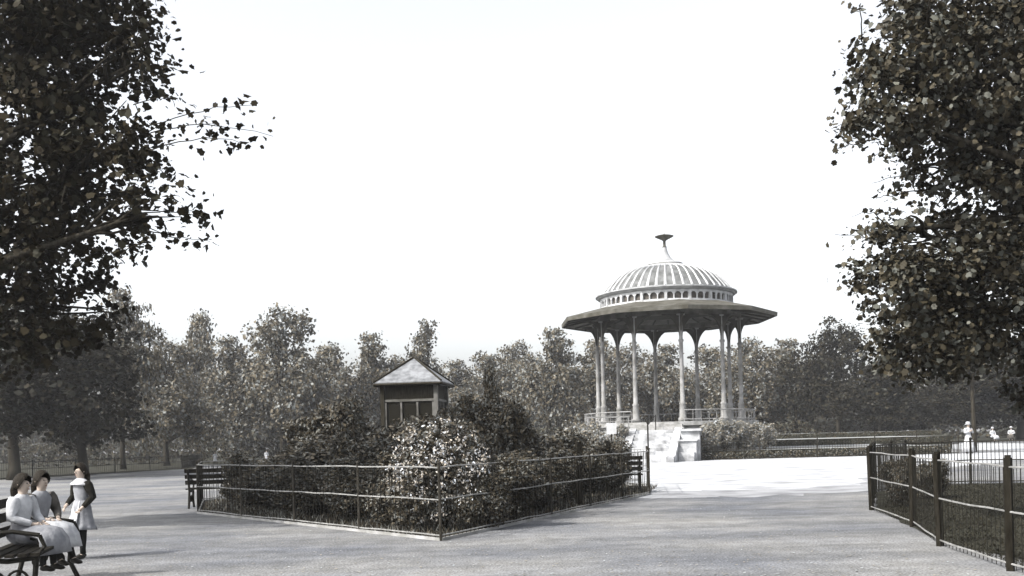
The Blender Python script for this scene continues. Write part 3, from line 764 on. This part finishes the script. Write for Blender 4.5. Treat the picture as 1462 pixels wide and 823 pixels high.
# ================================================================== BACKGROUND TREES
def make_tree_proto(seed, leaf, sparse=False, lowskirt=.10, size=.027, n=430, per=28):
    rr = random.Random(seed); t = thing('tree', 'tree', 'tree')
    lobes = [(0,0,.50,.26,.26,.28)]
    for k in range(9 if not sparse else 8):
        a = rr.uniform(0,2*PI); z = rr.uniform(lowskirt+.12,.80); q = rr.uniform(.15,.34)*(1.15-abs(z-.42))
        s = rr.uniform(.12,.20)
        lobes.append((q*math.cos(a), q*math.sin(a), z, s, s, s*rr.uniform(.8,1.1)))
    for k in range(3): lobes.append((rr.uniform(-.12,.12),rr.uniform(-.12,.12),rr.uniform(.78,.90),.10,.10,.10))
    if sparse: lobes = [(rr.uniform(-.3,.3)*(1.1-z),rr.uniform(-.3,.3)*(1.1-z),z,.11,.11,.06) for z in (.30,.38,.45,.5,.58,.64,.7,.76,.82,.88,.94)]
    p, nn, c, idx = crown_points(lobes, n if not sparse else 130, per, .030, seed, fill=.45)
    keep = p[:,2] > lowskirt*.6; p = p[keep]; nn = nn[keep]
    leaf_mesh('crown', p, nn, size, LEAF_Q, leaf, t, seed=seed, jitter=.8)
    b = MB()
    b.tube([(0,0,0),(.004,0,.06),(.0,.005,.2),(.01,0,.45),(0,0,.8)], [.034,.024,.020,.014,.004], 8)
    for L in lobes[1:]:
        z0 = max(.14, L[2]*.55); b.tube(limb_path((0,0,z0), (L[0],L[1],L[2]), .02, 5, seed+int(L[2]*999)), [.010,.009,.007,.006,.004,.002], 5)
    b.build('trunk','bark',t,True)
    return t
TP = {}
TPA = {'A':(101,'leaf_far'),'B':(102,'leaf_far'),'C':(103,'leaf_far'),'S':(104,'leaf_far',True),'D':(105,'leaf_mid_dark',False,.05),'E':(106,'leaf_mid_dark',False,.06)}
def tree(px_, Y, top, wpx, k, label):
    X = gx(px_,Y); hh = topz(px_, top, Y)/1.03; w = wpx/F*Y/.80
    if k not in TP:
        t = make_tree_proto(*TPA[k]); TP[k] = t; t.location = (X,Y,0); t['label'] = label
    else: t = copy_tree(TP[k], label, (X,Y,0))
    t.rotation_euler = (0,0,R.uniform(0,6)); t.scale = (w,w,hh); t['group'] = 'park trees behind the lawns'
TREES = [
 (20,50,395,260,'D','big dark tree on the far left lawn, half cut by the left picture edge'),
 (118,57,430,230,'E','dark tree on the left lawn behind the standing girl'),
 (176,70,392,120,'B','tall paler tree showing right of the dark left trees'),
 (238,80,478,130,'A','broad tree whose trunk stands at the corner of the left lawn'),
 (282,96,428,95,'C','tree with the pointed top left of the tallest middle tree'),
 (335,92,468,130,'B','round tree between the pointed one and the tall middle left tree'),
 (405,86,430,150,'A','tallest tree of the row left of the hut'),
 (462,96,478,120,'C','tree filling the dip between the tallest left tree and the hut'),
 (520,92,462,115,'B','tree with a rounded top just left of the hut'),
 (572,102,503,100,'A','lowest tree of the row, directly behind the left half of the hut roof'),
 (614,94,452,110,'S','thin sparse tree with sky through it above the hut roof'),
 (656,104,505,110,'B','low tree seen just right of the hut roof'),
 (706,100,492,110,'C','tree behind the tallest slender shrub'),
 (746,112,482,100,'A','tree halfway between the hut and the bandstand'),
 (784,90,455,120,'B','tall tree left of the bandstand under the tip of its eave'),
 (848,98,470,120,'C','tree behind the left columns of the bandstand'),
 (905,108,486,110,'A','tree seen between the front left columns of the bandstand'),
 (962,101,478,110,'B','tree seen between the middle columns of the bandstand'),
 (1018,106,482,110,'C','tree behind the right columns of the bandstand'),
 (1076,96,478,115,'A','tree just right of the bandstand columns, below the eave'),
 (1138,100,470,115,'B','tree between the bandstand and the tall one at right'),
 (1198,91,444,125,'D','tallest tree right of the bandstand'),
 (1258,86,500,120,'E','lower tree left of the gap beside the big right tree'),
 (1318,92,540,120,'D','low dark tree behind the walking woman'),
 (1385,99,505,170,'E','dark tree behind the walking woman under the big right crown'),
 (1458,97,480,190,'D','dark tree at the right edge behind the distant bench')]
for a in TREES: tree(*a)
# far wood
rg = np.random.default_rng(90); lobes = []
for i in range(70):
    x = -75+i*2.4+rg.uniform(-1,1); lobes.append((x, 132+rg.uniform(-5,5), rg.uniform(4,7), 4.2, 3.5, rg.uniform(3.5,6)))
    lobes.append((x, 130+rg.uniform(-5,5), 2.0, 3.5, 3, 2.6))
p, nn, c, _ = crown_points(lobes, 3400, 18, .55, 91, fill=.3); p[:,2] = np.abs(p[:,2])
wd = leaf_mesh('wood', p, nn, .5, LEAF_Q, 'leaf_far_dark', seed=92); tag(wd, 'far belt of park trees merging into one mass along the horizon', 'wood', kind='stuff')

# slim tree behind the woman
t = thing('slim_trunk_tree', 'slim dark tree trunk just right of the walking woman', 'tree', (gx(1391,56),56,0))
b = MB(); b.tube([(0,0,0),(.03,0,1),(-.02,0,3),(.05,0,6)], [.17,.13,.11,.07], 8)
for k in range(6): b.tube(limb_path((0,0,3.2+k*.4), (1.6*math.cos(k*1.1),1.6*math.sin(k*1.1),4.6+k*.5), .2, 5, k), [.05,.045,.04,.03,.02,.012], 5)
b.build('trunk','bark',t,True)
p, nn, c, _ = crown_points([(0,0,5.6,2.0,2.0,1.5),(.8,0,6.4,1.2,1.2,1),(-.9,.2,6.2,1.2,1.2,1)], 130, 24, .25, 61)
leaf_mesh('crown', p, nn, .22, LEAF_Q, 'leaf_far_dark', t, seed=62)

# ================================================================== NEAR TREES
def near_tree(label, base, lobes, limbs, nclump, per, csig, seed, leaf, lsize, twigs, tr=.42):
    t = thing('plane_tree', label, 'tree', (base[0],base[1],0))
    bx, by = base
    lobes = [(l[0]-bx,l[1]-by,*l[2:]) for l in lobes]
    p, nn, c, idx = crown_points(lobes, nclump, per, csig, seed, fill=.42, flat=.75)
    P = [p]; N = [nn]
    rg = np.random.default_rng(seed+1)
    b = MB()
    fork = Vector((0,0,3.6))
    b.tube([(0,0,0),(.02,0,.5),(0,.03,1.8),fork,(0,0,6.5),(.1,0,9.5)], [tr*1.35,tr,tr*.85,tr*.78,tr*.45,tr*.16], 12)
    for k, L in enumerate(lobes):
        z0 = min(8.5, max(3.2, L[2]*.6)); e = Vector(L[:3])
        b.tube(limb_path((0,0,z0), e, .5, 7, seed*5+k), [.15,.13,.11,.09,.07,.05,.035,.02], 7)
        for q in range(9):
            d = Vector(rg.normal(0,1,3)); d.normalize()
            tip = e + Vector((d.x*L[3],d.y*L[4],d.z*L[5]))*.95
            b.tube(limb_path(e.lerp(Vector((0,0,z0)),rg.uniform(0,.25)), tip, .25, 5, seed*77+k*10+q), [.032,.027,.022,.017,.012,.006], 5)
    for (a, e, cnt, sg) in twigs:      # slender hanging twigs with scattered leaves
        a = Vector((a[0]-bx,a[1]-by,a[2])); e = Vector((e[0]-bx,e[1]-by,e[2]))
        path = limb_path(a, e, .18, 8, seed+int(e.z*100))
        b.tube(path, [.008*(1-i/10)+.0015 for i in range(9)], 4)
        tt = rg.random(cnt)**.7*8; pts = np.array([list(path[min(7,int(q))].lerp(path[min(8,int(q)+1)], q-int(q))) for q in tt]) + rg.normal(0,sg,(cnt,3))
        P.append(pts); N.append(np.tile([0,0,.8],(cnt,1)))
    b.build('trunk','bark',t,True)
    leaf_mesh('crown', np.concatenate(P), np.concatenate(N), lsize, LEAF_PLANE, leaf, t, seed=seed+2, jitter=.75, curl=.18)
    return t
def W3(px_, py_, Y):
    X, Z = world_at(px_, py_, Y); return (X, Y, Z)
def LB(px_, py_, Y, rpx, ry=None, depth=None):
    X, Z = world_at(px_,py_,Y); r = rpx/F*Y; return (X, Y, Z, r, depth or r, (ry or rpx)/F*Y)
NL = [LB(60,60,16,120,130), LB(120,130,15.5,95,105), LB(30,250,16,140,110), LB(140,270,15.5,80,85), LB(60,360,16,110,75), LB(-150,150,17,220,260), LB(-80,-60,17,260,160),
      LB(130,10,16,75,70), LB(190,200,15,45,60), LB(210,305,15,50,40), LB(80,440,16.5,90,55), LB(-120,400,17,170,110), LB(195,90,15.3,35,50), LB(30,480,17,80,40)]
tw = [(W3(210,330,15),W3(300,345,14.8),34,.10),(W3(200,230,15),W3(275,275,14.8),26,.09),(W3(200,300,15),W3(298,320,14.8),26,.09),
      (W3(215,215,15),W3(345,205,14.6),34,.11),(W3(215,190,15),W3(390,195,14.4),34,.12),(W3(210,180,15),W3(365,150,14.6),26,.09),
      (W3(190,60,15.2),W3(232,105,15),14,.08),(W3(190,150,15.2),W3(255,145,15),12,.07),(W3(150,30,15.2),W3(228,18,15),16,.09),(W3(230,110,15.1),W3(240,60,15.1),6,.06),(W3(170,370,15.2),W3(215,345,15),20,.08)]
near_tree('big dark plane tree filling the upper left corner, its branches hanging into the sky', (-11.5,16.5), NL, None, 600, 62, .185, 201, 'leaf_plane_shaded', .118, tw)
NRt = [LB(1303,60,13,75,90), LB(1360,110,13.5,110,120), LB(1275,165,12.8,60,42), LB(1440,60,14,130,140), LB(1430,240,14,110,110), LB(1355,240,13.6,50,40), LB(1340,380,14,95,60),
       LB(1290,400,13.6,65,40), LB(1400,455,14.5,100,85), LB(1460,400,14.5,120,130), LB(1330,470,14,75,55), LB(1600,250,15,190,290), LB(1560,540,15.5,120,70), LB(1270,330,13.4,35,22), LB(1255,105,12.8,35,60), LB(1560,-80,14,260,120), LB(1280,510,15,45,35)]
tw = [(W3(1240,180,12.8),W3(1185,185,12.6),12,.06),(W3(1250,200,12.8),W3(1200,215,12.6),14,.06),(W3(1330,270,13.5),W3(1250,285,13.2),18,.07),(W3(1330,250,13.5),W3(1245,262,13.2),10,.06),
      (W3(1280,350,13.4),W3(1192,335,13),22,.07),(W3(1280,340,13.4),W3(1215,310,13),12,.07),(W3(1270,400,13.5),W3(1205,385,13.2),14,.06),(W3(1270,420,13.5),W3(1225,450,13.2),16,.07),
      (W3(1230,60,12.8),W3(1212,10,12.6),12,.06),(W3(1230,120,12.8),W3(1205,115,12.6),12,.06),(W3(1330,540,14.5),W3(1290,560,14.3),16,.08)]
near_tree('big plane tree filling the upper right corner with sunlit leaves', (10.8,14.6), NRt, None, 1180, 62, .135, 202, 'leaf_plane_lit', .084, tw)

# ================================================================== GRASS and small litter
def blades(name, label, poly, n, seed, hh=(.02,.06), m='leaf_grass'):
    rg = np.random.default_rng(seed); P = np.array(poly); lo = P.min(0); hi = P.max(0); pts = []
    def inside(x,y):
        c = False; j = len(poly)-1
        for i in range(len(poly)):
            if (poly[i][1] > y) != (poly[j][1] > y) and x < (poly[j][0]-poly[i][0])*(y-poly[i][1])/(poly[j][1]-poly[i][1])+poly[i][0]: c = not c
            j = i
        return c
    while len(pts) < n:
        x, y = rg.uniform(lo[0],hi[0]), rg.uniform(lo[1],hi[1])
        if inside(x,y): pts.append((x,y))
    P = np.array(pts); h = rg.uniform(*hh,n); a = rg.uniform(0,PI,n); w = rg.uniform(.006,.014,n)
    lean = rg.normal(0,.05,(n,2)); dx = np.cos(a)*w; dy = np.sin(a)*w
    V = np.zeros((n,3,3)); V[:,0,:2] = P-np.stack([dx,dy],1); V[:,1,:2] = P+np.stack([dx,dy],1); V[:,2,:2] = P+lean; V[:,:2,2] = .01; V[:,2,2] = h
    me = bpy.data.meshes.new(name); me.vertices.add(n*3); me.vertices.foreach_set('co', V.ravel()); me.loops.add(n*3); me.loops.foreach_set('vertex_index', np.arange(n*3))
    me.polygons.add(n); me.polygons.foreach_set('loop_start', np.arange(0,n*3,3)); me.polygons.foreach_set('loop_total', np.full(n,3))
    at = me.attributes.new('shade','FLOAT','FACE'); at.data.foreach_set('value', rg.random(n).astype(np.float32))
    me.update(calc_edges=True); me.materials.append(M[m]); o = bpy.data.objects.new(name, me); col.objects.link(o)
    return tag(o, label, 'grass', kind='stuff')
blades('grass', 'dark uncut grass inside the right wire fence', [(4.75,9.4),(4.7,6.6),(9,5),(14,10),(14,20),(12.2,23.6),(10.6,24.2),(9.4,23.8),(8.0,21.6),(6.4,17.6),(5.6,14),(5.0,11.6)], 70000, 7)
blades('ground_cover', 'low leafy ground cover between the shrubs of the flower bed', [(-1.0,14.0),(-6.4,21.0),(-7.6,25.4),(-5.1,30.3),(1.1,31.3),(3.9,27.3),(3.1,23.4)], 16000, 8, (.06,.15), 'leaf_shrub')
# gravel stones and fallen leaves on the path near the viewer
rg = np.random.default_rng(55); n = 9000
y = 7.5+rg.random(n)**1.6*26; x = rg.uniform(-.55,.5,n)*y
keep = ~((x > 4.4) & (y < 24)); x = x[keep]; y = y[keep]; n = len(x)
pts = np.stack([x,y,np.full(n,.010)],1)
lv = leaf_mesh('fallen_leaves', pts, np.tile([0,0,5.],(n,1)), .035, LEAF_SHRUB, 'leaf_pale', seed=56, jitter=.3, curl=.05)
tag(lv, 'small pale grit and fallen leaf scraps scattered over the path', 'litter', kind='stuff')

# ================================================================== LIGHT, SKY, AIR
to_sun = Vector((-.80,-.52,.0)).normalized(); el = math.radians(44)
to_sun = Vector((to_sun.x*math.cos(el), to_sun.y*math.cos(el), math.sin(el)))
sd = bpy.data.lights.new('sun','SUN'); sd.energy = 2.7; sd.angle = math.radians(.6); sd.color = (1,.955,.89)
so = bpy.data.objects.new('sun', sd); col.objects.link(so); so.rotation_euler = (-to_sun).to_track_quat('-Z','Y').to_euler()
w = bpy.data.worlds.new('World'); scene.world = w; w.use_nodes = True; nt = w.node_tree; n = nt.nodes; l = nt.links
sky = n.new('ShaderNodeTexSky'); sky.sky_type = 'NISHITA'; sky.sun_disc = False; sky.sun_elevation = el; sky.sun_rotation = math.atan2(to_sun.x, to_sun.y)
sky.dust_density = 4.0; sky.air_density = 1.0; sky.ozone_density = 1.0
hs = n.new('ShaderNodeHueSaturation'); hs.inputs['Saturation'].default_value = .20; hs.inputs['Value'].default_value = 1.0
bg = n['Background']; l.new(sky.outputs[0], hs.inputs['Color']); l.new(hs.outputs[0], bg.inputs['Color']); bg.inputs['Strength'].default_value = .15

HAZE = True
if HAZE:
    m = bpy.data.materials.new('haze'); m.use_nodes = True; nt = m.node_tree
    for nn_ in list(nt.nodes):
        if nn_.type == 'BSDF_PRINCIPLED': nt.nodes.remove(nn_)
    v = nt.nodes.new('ShaderNodeVolumePrincipled'); v.inputs['Density'].default_value = .0005; v.inputs['Color'].default_value = (.93,.95,1,1); v.inputs['Anisotropy'].default_value = .2
    nt.links.new(v.outputs[0], nt.nodes['Material Output'].inputs['Volume']); M['haze'] = m
    b = MB(); b.box((0,60,9.5),(300,190,21)); hz = b.build('haze','haze'); tag(hz, 'thin pale summer haze filling the park', 'haze', kind='stuff')

# ================================================================== CAMERA
cd = bpy.data.cameras.new('camera'); cam = bpy.data.objects.new('camera', cd); col.objects.link(cam)
cd.sensor_fit = 'HORIZONTAL'; cd.sensor_width = 36; cd.lens = F/1462*36; cd.shift_y = (628-411.5)/1462; cd.clip_end = 4000; cd.clip_start = .1
cam.matrix_world = Matrix.Translation((0,0,CAMH)) @ Matrix.Rotation(PI/2,4,'X') @ Matrix.Rotation(-ROLL,4,'Z')
scene.camera = cam
scene.render.engine = 'CYCLES'
scene.view_settings.view_transform = 'Standard'; scene.view_settings.look = 'None'; scene.view_settings.gamma = 1; scene.view_settings.exposure = 1.25
scene.cycles.volume_bounces = 0
scene.cycles.max_bounces = 5; scene.cycles.diffuse_bounces = 3; scene.cycles.transmission_bounces = 4
